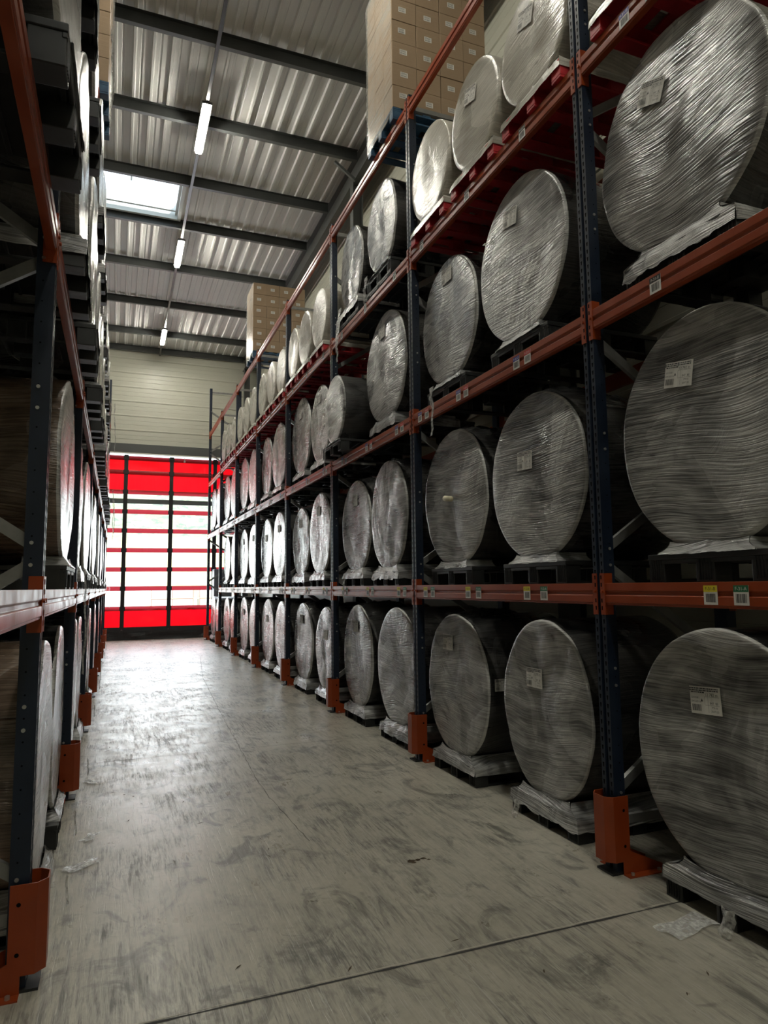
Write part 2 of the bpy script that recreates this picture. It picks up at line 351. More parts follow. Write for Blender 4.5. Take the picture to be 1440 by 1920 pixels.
# purlins (Z sections running across), rafters, columns
PUR = [-5.4, -3.4, -1.5, .45, 2.35, 4.2, 6.1, 8.0, 9.63, 11.55, 13.49, 15.28, 17.5, 19.94, 22.4, 24.12]
for y in PUR:
    b = MB(); b.box(XW0, 4.05, y, y + .006, ZP, ZD - .045); b.box(XW0, 4.05, y, y + .075, ZP - .004, ZP, 1); b.box(XW0, 4.05, y - .06, y, ZD - .05, ZD - .046)
    struct('trim_5' if y == PUR[0] else 'trim_%d' % (6 + PUR.index(y)), b.mesh('purlin', [M['steel_dark'], M['flange']]))
b = MB(); X = 4.15
b.box(X - .10, X + .10, YB, YD, ZP - .30, ZP - .285); b.box(X - .006, X + .006, YB, YD, ZP - .285, ZD - .06); b.box(X - .10, X + .10, YB, YD, ZD - .07, ZD - .055)
struct('trim_30', b.mesh('rafter', M['beamgrey']))
for k, y in enumerate((5.6, 11.9, 18.2, 23.95)):
    b = MB(); b.box(X - .10, X - .088, y - .09, y + .09, 0, ZP - .3); b.box(X + .088, X + .1, y - .09, y + .09, 0, ZP - .3); b.box(X - .09, X + .09, y - .005, y + .005, 0, ZP - .3)
    struct('trim_%d' % (31 + k), b.mesh('column', M['beamgrey']))
b = MB(); b.bar((3.66, 11.74, ZP), (4.08, 11.74, ZP - .30), .05, .05); struct('trim_40', b.mesh('knee_brace', M['flange']))
# walls with horizontal ribs
def ribwall(axis, pos, a0, a1, z0, z1, inward, name, openings=()):
    b = MB(); zs = [z0]; z = math.floor(z0 / .5) * .5
    prof = []
    while z < z1:
        for dz, d in ((0, 0), (.015, .02), (.05, .02), (.065, 0), (.20, 0), (.207, -.006), (.214, 0), (.34, 0), (.347, -.006), (.354, 0)): prof.append((z + dz, d))
        z += .5
    prof = [p for p in prof if z0 <= p[0] <= z1]; prof = [(z0, 0)] + prof + [(z1, 0)]
    for i in range(len(prof) - 1):
        (za, da), (zb, db) = prof[i], prof[i + 1]
        if zb - za < 1e-6: continue
        segs = [(a0, a1)]
        for (o0, o1, oz) in openings:
            if za < oz: segs = [(a0, o0), (o1, a1)]
        for s0, s1 in segs:
            q = [(s0, za, da), (s1, za, da), (s1, zb, db), (s0, zb, db)]
            b.add([((pos + inward * d, s, z) if axis == 0 else (s, pos + inward * d, z)) for s, z, d in q], [(0, 1, 2, 3)])
    return struct(name, b.mesh(name, M['siding']))
DX0, DX1, DZ = -1.26, 4.0, 6.12
ribwall(1, YD, XW0, XW1, 0, ZD + .1, -1, 'wall_back', [(DX0, DX1, 6.15)])
ribwall(0, XW1, YB, YD, 0, ZD + .1, -1, 'wall_right'); ribwall(0, XW0, YB, YD, 0, ZD + .1, 1, 'wall_left'); ribwall(1, YB, XW0, XW1, 0, ZD + .1, 1, 'wall_front')
b = MB(); b.box(DX0 - .2, DX1 + .2, YD - .30, YD - .02, 6.20, 6.50); struct('trim_41', b.mesh('door_header', mat('door_hood_grey', (.075, .08, .078), .45)))
# sectional curtain door
dr = empty('door_1', (0, YD - .06, 0), None, None); dr['kind'] = 'structure'; del_keys = [k for k in ('label', 'category') if k in dr.keys()]
straps = [-1.26, .20, 1.66, 3.12]; BARS = [6.05, 5.565, 4.90, 4.24, 3.60, 2.95, 2.31, 1.68, 1.02]
edges = [-1.26 - .2, .20, 1.66, 3.12, 4.2]
def sheet(x0, x1, z0, z1, y, seed, amp=.006, nx=14, nz=6):
    vs = []; 
    for j in range(nz + 1):
        for i in range(nx + 1):
            u, v = i / nx, j / nz; x = x0 + (x1 - x0) * u; z = z0 + (z1 - z0) * v
            vs.append((x, y + amp * (noise.noise(Vector((x * 3 + seed, z * 5, seed))) * 2) * math.sin(math.pi * u) ** .3, z))
    fs = [(j * (nx + 1) + i, j * (nx + 1) + i + 1, (j + 1) * (nx + 1) + i + 1, (j + 1) * (nx + 1) + i) for j in range(nz) for i in range(nx)]
    return vs, fs
for k in range(4):
    x0, x1 = edges[k], edges[k + 1]
    for z0, z1, am in ((5.565, 6.05, .012), (4.90, 5.565, .005), (.42, 1.02, .03)):
        b = MB(); b.add(*sheet(x0, x1, z0, z1, 0, k + z0, am)); obj('red_panel', b.mesh('red_panel', M['vinyl'], True), dr)
    for i in range(2, 8):
        b = MB(); b.add(*sheet(x0, x1, BARS[i + 1], BARS[i], 0, k + i, .004)); obj('clear_panel', b.mesh('clear_panel', M['pvc'], True), dr)
for z in BARS:
    b = MB(); arc = [(-.012 - .022 * math.sin(math.pi * q / 8), z - .075 + .15 * q / 8) for q in range(9)]
    for q in range(8): b.add([(-1.4, *arc[q]), (4.1, *arc[q]), (4.1, *arc[q + 1]), (-1.4, *arc[q + 1])], [(0, 1, 2, 3)])
    obj('crossbar', b.mesh('crossbar', M['maroon'], True), dr)
for x in straps:
    b = MB(); b.box(x - .065, x + .065, -.055, -.042, .33, 6.15)
    for z in BARS: b.box(x - .085, x + .085, -.07, -.03, z - .07, z + .07)
    obj('strap', b.mesh('strap', M['black']), dr)
b = MB(); b.box(-1.4, 4.1, .06, .10, 4.52, 4.68)
obj('outer_bar', b.mesh('outer_bar', M['outergrey']), dr)
b = MB(); b.box(-1.4, 4.1, -.05, .03, .27, .42); b.add(*sheet(-1.4, 4.1, 0, .3, -.03, 9, .03, 40, 5)); obj('bottom_skirt', b.mesh('bottom_skirt', M['black']), dr)
for x in (.20, 1.66): 
    b = MB(); b.prism([(x - .035, .31), (x + .035, .31), (x, .37)], 1, -.062, -.057); obj('warning_mark', b.mesh('warning_mark', M['logo']), dr)
b = MB(); b.box(2.05, 2.11, -.09, -.05, 5.98, 6.04); b.box(2.07, 2.09, -.07, -.06, 6.04, 6.14); obj('pull_clip', b.mesh('pull_clip', M['white']), dr)

# outside: yard, scrub hillside, stacked crates
b = MB(); b.box(-40, 40, YD + .2, 70, -.25, -.05); obj('yard_ground', b.mesh('yard_ground', M['asphalt']), kind='structure')
b = MB(); nx, ny = 60, 30; vs = []
for j in range(ny + 1):
    for i in range(nx + 1):
        x = -45 + 90 * i / nx; y = 44 + 30 * j / ny; z = -.1 + 13 * (1 - math.exp(-(j / ny) * 2.2)) + (.8 * noise.noise(Vector((x * .3, y * .3, 0))) + .5 * noise.noise(Vector((x, y, 3)))) * min(1, j / 3)
        vs.append((x, y, z))
b.add(vs, [(j * (nx + 1) + i, j * (nx + 1) + i + 1, (j + 1) * (nx + 1) + i + 1, (j + 1) * (nx + 1) + i) for j in range(ny) for i in range(nx)])
obj('hillside', b.mesh('hillside', M['hill'], True), kind='structure')
M['crate'] = mat('pale_crate', (.78, .76, .70), .8); M['crateline'] = mat('crate_strap', (.30, .20, .16), .8)
M['truckred'] = mat('red_stripe', (.70, .42, .42), .6)
CRL = ['pale stacked crates outside the door, behind its middle column of windows', 'pale stacked crates outside the door, behind its right column of windows']
for k, (x, n) in enumerate(((2.6, 3), (4.9, 3))):
    e = empty('crate_stack', (x, 36, -.05), CRL[k], 'crate stack')
    for i in range(n):
        b = MB(); b.box(-1.0, 1.0, -.6, .6, i * .62, i * .62 + .56); 
        for xx in (-.99, 0, .99): b.box(xx - .015, xx + .015, -.612, -.6, i * .62, i * .62 + .6, 1)
        b.box(-1, 1, -.61, -.6, i * .62 + .56, i * .62 + .6, 1)
        obj('crate', b.mesh('crate', [M['crate'], M['crateline']]), e)
b = MB(); b.box(-2.2, 2.2, -.1, 1.2, .6, 1.9); b.box(-2.2, 2.2, -.12, 1.2, 1.9, 2.05, 1)
for xx in (-1.6, 1.6): b.box(xx - .3, xx + .3, 0, 1.1, 0, .6)
o = obj('trailer', b.mesh('trailer', [M['crate'], M['truckred']]), None, 'white trailer with a red top rail standing outside beyond the door', 'trailer'); o.location = (-.6, 38, -.05)

# ------------------------------------------------------------------ lamps
b = MB(); b.box(1.145, 1.195, YB, YD - .3, ZP - .13, ZP - .09); b.box(1.155, 1.165, YB, YD - .3, ZP - .09, ZP - .07)
for y in PUR[1:-1]: b.box(1.165, 1.18, y + .02, y + .05, ZP - .09, ZP)
obj('lamp_rail', b.mesh('lamp_rail', M['rail']), None, 'thin steel lamp rail running the length of the roof over the aisle', 'rail')
LT = ['strip lamp on the roof rail nearest the camera of those lit in view', 'middle strip lamp on the roof rail, just past the roof window', 'farthest strip lamp on the roof rail, close to the end wall']
ly = [-4.9, .3, 5.5, 10.74, 15.5, 21.3]  # row carried on past the view with unseen lamps, added for top light
for k, y in enumerate(ly):
    e = empty('strip_lamp', (1.17, y, ZP - .13), LT[k - 3] if k > 2 else 'unseen strip lamp added on the rail for top light, number %s from the front wall' % ('one', 'two', 'three')[k], 'lamp')
    b = MB(); b.box(-.085, .085, 0, 1.35, -.045, 0); obj('housing', b.mesh('housing', M['rail'], bevel=.006), e)
    b = MB(); b.box(-.055, .055, .01, 1.34, -.085, -.04); obj('diffuser', b.mesh('diffuser', M['lamp'], bevel=.015), e)

# ------------------------------------------------------------------ racking
ZL = [0, 1.68, 3.40, 5.13, 6.81]; BH = .13; BAY = 2.8
XR, XL = 2.76, -.31; YR1, YL1 = 3.45, 3.48
def post_mesh(h, sgn):
    """front post: face towards the aisle (sgn -1 = towards -x)"""
    b = MB(); w, d = .05, .08; s = 1 if sgn < 0 else -1
    poly = [(0, -w), (0, -.014), (.018, -.010), (.018, .010), (0, .014), (0, w), (d, w), (d, .03), (d - .006, .03), (d - .006, -.03), (d, -.03), (d, -w)]
    if sgn > 0: poly = [(-x, y) for x, y in poly]
    b.prism(poly, 2, 0.012, h)
    z = .1
    while z < h - .06:
        for yy in (-.032, .032):
            x = .0006 * (1 if sgn > 0 else -1)
            b.add([(x, yy - .008, z + .012), (x, yy + .008, z + .012), (x, yy + .004, z - .014), (x, yy - .004, z - .014)], [(0, 1, 2, 3)], 1)
        z += .05
    z = .12
    while z < h - .06:
        b.disc((s * .05, -w - .0006, z), .0045, 1, 6, 1); z += .1
    z = .45
    while z + .75 < h:
        for zz in (z, z + .62): b.tube([(s * .05, -w - .006, zz), (s * .05, -w, zz)], .009, 8, 2)
        z += .72
    return b.mesh('post', [M['blue'], M['hole'], M['bolt']], bevel=0)
pm = {}
def frame_parts(root, h, sgn):
    key = (h, sgn); s = 1 if sgn < 0 else -1; depth = 1.05
    if key not in pm:
        A = post_mesh(h, sgn)
        rb = MB(); rb.box(min(s * (depth - .08), s * depth), max(s * (depth - .08), s * depth), -.05, .05, .012, h)
        br = []; z = .45; fl = 0
        def one(a, c, hh): q = MB(); q.bar(a, c, .03, hh); br.append(q)
        one((s * .06, 0, .28), (s * (depth - .06), 0, .28), .05)
        while z + .75 < h:
            a, c = (s * .06, 0, z), (s * (depth - .06), 0, z + .62)
            if fl: a, c = (s * (depth - .06), 0, z), (s * .06, 0, z + .62)
            one(a, c, .055); z += .72; fl = 1 - fl
        one((s * .06, 0, h - .12), (s * (depth - .06), 0, h - .12), .05)
        fp = MB(); fp.box(-.05 if s > 0 else -.13, .13 if s > 0 else .05, -.07, .07, 0, .012)
        fq = MB(); fq.box(s * depth - .08, s * depth + .08, -.07, .07, 0, .012)
        pm[key] = [('front_post', A), ('rear_post', rb.mesh('rear_post', M['blue']))] + [('brace', q.mesh('brace', M['galv'])) for q in br] + [('foot_plate', fp.mesh('foot_plate', M['blackpl'])), ('foot_plate', fq.mesh('foot_plate', M['blackpl']))]
    for n, me in pm[key]: obj(n, me, root)
ORD = ['nearest', 'second', 'third', 'fourth', 'fifth', 'sixth', 'seventh', 'eighth and last']
def protector(sgn):
    s = 1 if sgn < 0 else -1    # s: direction away from the aisle
    root_parts = []
    b = MB(); t = .005; z0, z1 = .075, .44
    pts = [(.07, -.085), (-.035, -.085), (-.075, -.045), (-.075, .045), (-.035, .085), (.07, .085)]
    inn = [(.07, -.08), (-.033, -.08), (-.07, -.043), (-.07, .043), (-.033, .08), (.07, .08)]
    for k in range(5):
        q = [pts[k], pts[k + 1], inn[k + 1], inn[k]]; b.prism([(s * x, y) for x, y in q], 2, z0, z1)
    for yy, y2 in ((-.085, -.080), (.080, .085)):
        vs = [(.02, 0), (.32, 0), (.32, .02), (.07, .13), (.07, .09), (.02, .09)]
        b.prism([(s * x, z) for x, z in vs], 1, yy, y2)
        o = -1 if yy < 0 else 1
        b.box(min(s * .02, s * .32), max(s * .02, s * .32), min(yy, yy + o * .05), max(yy, yy + o * .05), 0, .006)
    for y in (-.0856, .0856):
        for z in (.36, .16): b.disc((s * .035, y, z), .009, 1, 12, 1)
    for y in (-.11, .11):
        for x in (.06, .25): b.tube([(s * x, y, .004), (s * x, y, .020)], .011, 6, 2)
    return b.mesh('guard_shell', [M['orange'], M['hole'], M['bolt']])
def conn_mesh(sgn, side):
    """beam end connector hooked round the post; origin on post centre line at beam top"""
    s = 1 if sgn < 0 else -1; b = MB(); y0 = side * .05; z0, z1 = -.19, .06
    ya, yb = sorted((y0 - side * .034, y0 + side * .004)); b.box(*sorted((-s * .006, 0)), ya, yb, z0, z1)
    ya, yb = sorted((y0 + side * .0005, y0 + side * .006)); b.box(*sorted((-s * .006, s * .055)), ya, yb, z0, z1)
    for z in (.035, -.01, -.105, -.15): b.box(*sorted((-s * .0066, -s * .006)), y0 - side * .022 - .005, y0 - side * .022 + .005, z - .012, z + .012, 1)
    b.tube([(-s * .006, y0 - side * .015, -.05), (-s * .016, y0 - side * .015, -.05)], .010, 8)
    return b.mesh('connector', [M['orange'], M['hole']], bevel=0)
def beam_mesh(sgn, L):
    s = 1 if sgn < 0 else -1
    P = [(0, 0), (0, -.045), (.009, -.052), (.009, -.068), (0, -.074), (0, -.116), (.006, -.119), (.006, -.13), (.045, -.13), (.045, -.02), (.03, -.02), (.03, 0)]
    b = MB(); b.prism([(s * (x - .004), z) for x, z in P], 1, -L / 2, L / 2); return b.mesh('beam_profile', M['orange'], bevel=.0015)
def text_mesh(txt, size, mt):
    cu = bpy.data.curves.new('t', 'FONT'); cu.body = txt; cu.size = size; cu.align_x = 'CENTER'; cu.align_y = 'CENTER'; cu.extrude = 0; cu.resolution_u = 2
    o = bpy.data.objects.new('t', cu); COL.objects.link(o); dg = bpy.context.evaluated_depsgraph_get(); me = bpy.data.meshes.new_from_object(o.evaluated_get(dg))
    vs = [v.co.copy() for v in me.vertices]; fs = [tuple(p.vertices) for p in me.polygons]
    bpy.data.objects.remove(o); bpy.data.curves.remove(cu); bpy.data.meshes.remove(me); return vs, fs
def flatadd(b, vs, fs, s, cx, cz, x, mi):
    """lay 2D text (x right, y up) on a plane facing -s x; s=1 right rack (text right = -y)"""
    b.add([(x, -s * v[0] + cx, v[1] + cz) for v in vs], fs, mi)
def rect(b, s, c0, c1, z0, z1, x, mi): b.add([(x, c0, z0), (x, c1, z0), (x, c1, z1), (x, c0, z1)], [(0, 1, 2, 3)], mi)
lab_cache = {}
def location_label(parent, y, txt, hdr, s, w=.085, h=.095, z=-.065):
    key = (txt, hdr, s)
    if key not in lab_cache:
        b = MB(); mats = [M['white'], M[hdr] if hdr != 'ink' else M['ink'], M['ink'], M['white']]
        b.box(*sorted((0, -s * .001)), -w / 2, w / 2, -h / 2, h / 2, 0)
        rect(b, s, -w / 2, w / 2, h / 2 - .032, h / 2, -s * .0014, 1)
        vs, fs = text_mesh(txt, .024, None); flatadd(b, vs, fs, s, 0, h / 2 - .017, -s * .0019, 2 if hdr == 'yellow' else 3)
        rr = random.Random(txt); yy = -w / 2 + .012
        while yy < w / 2 - .013:
            ww = rr.choice((.0015, .003, .004)); rect(b, s, yy, yy + ww, -h / 2 + .012, h / 2 - .04, -s * .0014, 2); yy += ww + rr.choice((.002, .003, .0015))
        lab_cache[key] = b.mesh('location_label', mats)
    o = obj('location_label', lab_cache[key], parent); o.location = (-s * .0045, y, z); return o
LEVN = ['', 'first', 'second', 'third', 'top']
def build_rack(side):
    sgn = -1 if side == 'right' else 1; s = 1 if sgn < 0 else -1
    X0 = XR if side == 'right' else XL; Y1 = YR1 if side == 'right' else YL1
    pmesh = protector(sgn)
    cA, cB = conn_mesh(sgn, 1), conn_mesh(sgn, -1); bm_ = beam_mesh(sgn, BAY - .115)
    rear = beam_mesh(-sgn, BAY - .115); rcA, rcB = conn_mesh(-sgn, 1), conn_mesh(-sgn, -1)
    for i in range(-1, 8):
        y = Y1 + BAY * i; h = (6.90 if side == 'right' else 7.15) if i < 7 else 8.35
        if i == -1: nm = 'post frame of the %s rack beside the camera position' % side
        else: nm = '%s dark blue post frame of the %s-hand rack, counted from the camera' % (ORD[i], side)
        e = empty('rack_upright_frame', (X0, y, 0), nm, 'rack frame'); frame_parts(e, h, sgn)
        if i == -1: nm = 'orange post guard of the %s rack beside the camera position' % side
        else: nm = 'orange guard at the foot of the %s %s-hand rack post' % (ORD[i], side)
        e = empty('post_guard', (X0, y, 0), nm, 'post guard'); obj('guard_shell', pmesh, e)
    for i in range(-1, 7):
        yc = Y1 + BAY * (i + .5); yd = BAY / 2
        for lv in (1, 2, 3, 4):
            if i == 6 and lv == 1 and side == 'right': continue
            bay = 'before the nearest post' if i == -1 else 'between the %s and %s posts' % (ORD[i], ORD[i + 1])
            e = empty('rack_beam', (X0, yc, ZL[lv]), 'orange %s-level front beam of the %s rack %s' % (LEVN[lv], side, bay), 'rack beam')
            obj('beam_profile', bm_, e)
            o = obj('connector', cA, e); o.location = (0, -yd, 0); o = obj('connector', cB, e); o.location = (0, yd, 0)
            BE[(side, i, lv)] = e
            e = empty('rack_beam', (X0 + s * 1.05, yc, ZL[lv]), 'orange %s-level rear beam of the %s rack %s' % (LEVN[lv], side, bay), 'rack beam')
            obj('beam_profile', rear, e)
            o = obj('connector', rcA, e); o.location = (0, -yd, 0); o = obj('connector', rcB, e); o.location = (0, yd, 0)
BE = {}
build_rack('right'); build_rack('left')
def put_label(i, lv, y, txt, hdr):
    e = BE[('right', i, lv)]; location_label(e, y - e.location.y, txt, hdr, 1)
LBL = [(1, 2.60, 'F-31-B', 'yellow'), (1, 2.42, 'F-31-A', 'green'), (1, 4.24, 'F-32-B', 'yellow'), (1, 4.03, 'F-32-A', 'green'),
       (1, 5.13, 'F-33-B', 'yellow'), (1, 4.95, 'F-33-A', 'green'), (1, 5.98, 'F-34-B', 'yellow'), (1, 5.82, 'F-34-A', 'green'),
       (2, 2.85, 'F-31-E', 'ink'), (2, 4.28, 'F-32-D', 'lblue'), (2, 4.13, 'F-32-C', 'lred'), (2, 5.22, 'F-33-D', 'lblue'), (2, 5.08, 'F-33-C', 'lred'), (2, 6.04, 'F-34-D', 'lblue'), (2, 5.88, 'F-34-C', 'lred'),
       (3, 2.98, 'F-31-G', 'lblue'), (3, 2.76, 'F-31-F', 'lred'), (3, 4.10, 'F-32-H', 'ink'), (3, 4.98, 'F-33-H', 'ink'), (3, 5.93, 'F-34-H', 'ink')]
for lv, y, t_, h_ in LBL: put_label(-1 if y < 3.45 else 0, lv, y, t_, h_)
for i in range(1, 6):
    for lv in (1, 2, 3):
        for k, dy in enumerate((.4, 1.35, 2.3)):
            num = 35 + (i - 1) * 3 + 2 - k; yy = YR1 + BAY * i + dy
            if lv == 1: put_label(i, lv, yy, 'F-%d-B' % num, 'yellow'); put_label(i, lv, yy - .16, 'F-%d-A' % num, 'green')
            elif lv == 2: put_label(i, lv, yy, 'F-%d-D' % num, 'lblue'); put_label(i, lv, yy - .15, 'F-%d-C' % num, 'lred')
            else: put_label(i, lv, yy, 'F-%d-H' % num, 'ink')

# ------------------------------------------------------------------ wrapped rolls on pallets
# local frame: pallet bottom centre at origin in y; face looks to -x at x=0; +x goes into the rack
def roll_body(Rr, length, seed, zc, dent=.035, beige=False, lump=1.0):
    b = MB(); n = 72; rr = random.Random(seed); sv = seed * 7.3
    prof = [(0, .004), (.05, .005), (.10, .004), (.18, .002)] if not beige else [(0, .006), (.08, .006), (.16, .003)]
    k = prof[-1][0]
    while k < Rr - .06: k += .06; prof.append((min(k, Rr - .03), .001))
    prof += [(Rr - .012, .003), (Rr - .003, .010), (Rr, .022), (Rr, .10), (Rr - .003, .3), (Rr - .002, .6), (Rr, length - .03), (Rr - .01, length), (0, length)]
    seam = next(i for i, p in enumerate(prof) if p[0] == Rr and p[1] > .01)
    vs = []; fs = []; mi = []
    for (r, x) in prof:
        for j in range(n):
            t = 2 * math.pi * j / n; y, z = r * math.cos(t), r * math.sin(t)
            w = noise.noise(Vector((y * 3.2 + sv, z * 3.2, sv))) * .008 + noise.noise(Vector((y * 9, z * 9 + sv, sv))) * .0025
            dx = w * lump * (1 if x < .05 else .1) * min(1, r / .05); rad = 1 + (noise.noise(Vector((math.cos(t) * 2.2, math.sin(t) * 2.2 + sv, x * 4))) * .012 * lump if r > Rr - .02 else 0)
            vs.append((x + dx, y * rad, zc + z * rad))
    for k in range(len(prof) - 1):
        for j in range(n):
            a, c = k * n + j, k * n + (j + 1) % n
            f = (a, c, c + n, a + n) if prof[k][0] > 0 else (a, c + n, a + n); fs.append(f); mi.append(0 if k < seam else 1)
    m0 = len(b.v); b.v += vs; b.f += fs; b.mi += mi
    me = b.mesh('roll', [M['filmbeige'], M['filmbeige']] if beige == 1 else ([M['film'], M['filmdark']]), True)
    bm = bmesh.new(); bm.from_mesh(me); bmesh.ops.remove_doubles(bm, verts=bm.verts, dist=1e-4); bm.to_mesh(me); bm.free()
    for p in me.polygons: p.use_smooth = True
    return me
def pallet_mesh(w, d, h, mt, x0=-.04, logo=False, solid=False):
    b = MB(); th = .032
    b.box(x0, x0 + d, -w / 2, w / 2, h - th, h); 
    for yy in (-w / 2, -.06, w / 2 - .12):
        for xx in (x0 + .004, x0 + d / 2 - .06, x0 + d - .124):
            b.box(xx, xx + .12, yy + (.004 if yy < -.1 else 0), yy + .12 - (.004 if yy > 0 else 0), 0, h - th)
            for g in range(5): b.box(xx - .004, xx + .0, yy + .02 + g * .018, yy + .026 + g * .018, .012, h - th)
    b.box(x0 + .002, x0 + .02, -w / 2 + .002, w / 2 - .002, h - .055, h - th)
    for g in range(7): b.box(x0 + .12 * g + .03, x0 + .12 * g + .05, -w / 2 + .02, w / 2 - .02, h - th - .018, h - th)
    for yy in (-w / 2 + .01, w / 2 - .11): b.box(x0 + .01, x0 + d - .01, yy, yy + .10, .0005, .018)
    return b.mesh('pallet', mt, bevel=.004)
def red_pallet_mesh(w, d, h, mt):
    b = MB(); x0 = -.04
    for k in range(5): xx = x0 + k * (d - .14) / 4; b.box(xx, xx + .14, -w / 2, w / 2, h - .022, h)
    for yy in (-w / 2, -.07, w / 2 - .10):
        b.box(x0, x0 + d, yy, yy + .10 + (.04 if yy == -.07 else 0), h - .044, h - .022); b.box(x0, x0 + d, yy, yy + .10, 0, .02)
        for xx in (x0, x0 + d / 2 - .07, x0 + d - .14): b.box(xx, xx + .14, yy, yy + .10, .02, h - .044)
    return b.mesh('pallet', mt, bevel=.004)
def skirt_mesh(Rr, zc, w, h, seed, beige=False, mode='band', d=.9):
    """film drawn from the lower part of the disc to the pallet: band = wound round the deck rim, ragged = torn lower edge, bare = gathered on the deck only"""
    b = MB(); nu, nv = 40, 14; vs = []; A = R(24 if mode == 'bare' else 27)
    zb = {'band': h - .062, 'ragged': h - .085, 'bare': h - .004}[mode]; am = {'band': .006, 'ragged': .024, 'bare': .008}[mode]; wb = w if mode != 'bare' else w * .78
    for j in range(nv + 1):
        v = j / nv
        for i in range(nu + 1):
            u = i / nu * 2 - 1; t = -math.pi / 2 + u * A
            top = Vector((-.006, Rr * .995 * math.cos(t), zc + Rr * .995 * math.sin(t) + .05 * (1 - abs(u))))
            yb = u * wb / 2 * 1.015; ragged = noise.noise(Vector((u * 3 + seed, seed, 0))) * am + noise.noise(Vector((u * 11, seed, 4))) * am * .5
            bot = Vector((-.048, yb, zb + ragged)); mid = Vector((-.036, yb * .985, h + .010))
            if v < .6:
                k = v / .6; p = top.lerp(mid, k); p.y = top.y + (mid.y - top.y) * k ** 3.2; p.x = top.x + (mid.x - top.x) * k ** 1.6
            else: p = mid.lerp(bot, (v - .6) / .4)
            p.x += noise.noise(Vector((p.y * 9 + seed, p.z * 14, seed))) * .007 - .003
            p.z += noise.noise(Vector((p.y * 7 + seed, 3, seed))) * .006 * math.sin(min(1, v / .6) * math.pi)
            vs.append(p)
    fs = [(j * (nu + 1) + i, j * (nu + 1) + i + 1, (j + 1) * (nu + 1) + i + 1, (j + 1) * (nu + 1) + i) for j in range(nv) for i in range(nu)]
    b.add(vs, fs)
    for sd in (-1, 1):   # side returns along the deck and up to the barrel
        nu2, nv2 = 12, 8; vs = []; d2 = d if mode != 'bare' else .3
        for j in range(nv2 + 1):
            v = j / nv2
            for i in range(nu2 + 1):
                u = i / nu2; x = -.046 + u * d2 * .95
                t = -math.pi / 2 + sd * A; top = Vector((max(x, -.006), Rr * 1.004 * math.cos(t), zc + Rr * 1.004 * math.sin(t))); bot = Vector((x, sd * wb / 2 * 1.015, zb + noise.noise(Vector((u * 7, seed, sd))) * am))
                mid = Vector((x, sd * wb / 2 * 1.0, h + .010)); k = min(1, v / .6); p = top.lerp(mid, k)
                if v < .6: p.y = top.y + (mid.y - top.y) * k ** 2.4
                else: p = mid.lerp(bot, (v - .6) / .4)
                p.y += sd * (noise.noise(Vector((x * 12, p.z * 12, seed + sd))) * .007 + .003); vs.append(p)
        b.add(vs, [(j * (nu2 + 1) + i, j * (nu2 + 1) + i + 1, (j + 1) * (nu2 + 1) + i + 1, (j + 1) * (nu2 + 1) + i) for j in range(nv2) for i in range(nu2)])
    return b.mesh('film_skirt', M['filmbeige'] if beige else M['filmskirt'], True)
def tail_mesh(seed, L, w=.05):
    """torn strand of film hanging down"""
    b = MB(); n = 14; vs = []; rr = random.Random(seed); y = 0; x = 0
    for i in range(n + 1):
        v = i / n; x += rr.uniform(-.008, .008); y += rr.uniform(-.014, .014); ww = w * (1 - v * .7) * rr.uniform(.5, 1.2)
        vs += [(x, y - ww, -L * v), (x - .012, y, -L * v - .01), (x, y + ww, -L * v)]
    fs = []
    for i in range(n):
        for k in (0, 1): a = i * 3 + k; fs.append((a, a + 1, a + 4, a + 3))
    b.add(vs, fs); return b.mesh('film_tail', M['clear'], True)
def ship_label(seed, s=1, w=.20, h=.14):
    b = MB(); rr = random.Random(seed); nx = 6
    for i in range(nx):
        y0, y1 = -w / 2 + w * i / nx, -w / 2 + w * (i + 1) / nx
        b.add([(-.002 - .003 * (i % 2), y0, -h / 2), (-.002 - .003 * ((i + 1) % 2), y1, -h / 2), (-.002 - .003 * ((i + 1) % 2), y1, h / 2), (-.002 - .003 * (i % 2), y0, h / 2)], [(0, 1, 2, 3)], 0)
    X = -.0066
    def tx(txt, size, u, v): vs, fs = text_mesh(txt, size, None); flatadd(b, vs, fs, 1, u, v, X, 1)
    tx('12 782 m', .021, -.045, .030); tx('22010281', .014, .062, .012); tx('20M1603110', .013, .058, -.008); tx('847  BE', .017, -.058, -.012)
    tx('77014', .014, -.06, -.034); tx('2507150', .014, -.06, -.052)
    yy = .028
    while yy < .088: ww = rr.choice((.0016, .003)); rect(b, 1, yy, yy + ww, -.055, -.022, X, 1); yy += ww + rr.choice((.002, .003))
    for z in (.060, .050, .040): 
        yy = -.09 if z > .045 else .0
        while yy < .09: ww = rr.uniform(.004, .016); rect(b, 1, yy, yy + ww, z - .003, z + .003, X, 1); yy += ww + .003
    for z0 in (.020, -.022): rect(b, 1, -.092, .0, z0 - .0006, z0 + .0006, X, 1)
    rect(b, 1, -.021, -.0198, -.06, .02, X, 1); rect(b, 1, .0, .0012, -.02, .02, X, 1); b.add([(X, .012, -.006), (X, .026, -.006), (X, .019, .010)], [(0, 1, 2)], 1)
    return b.mesh('shipping_label', [M['white'], M['ink']])
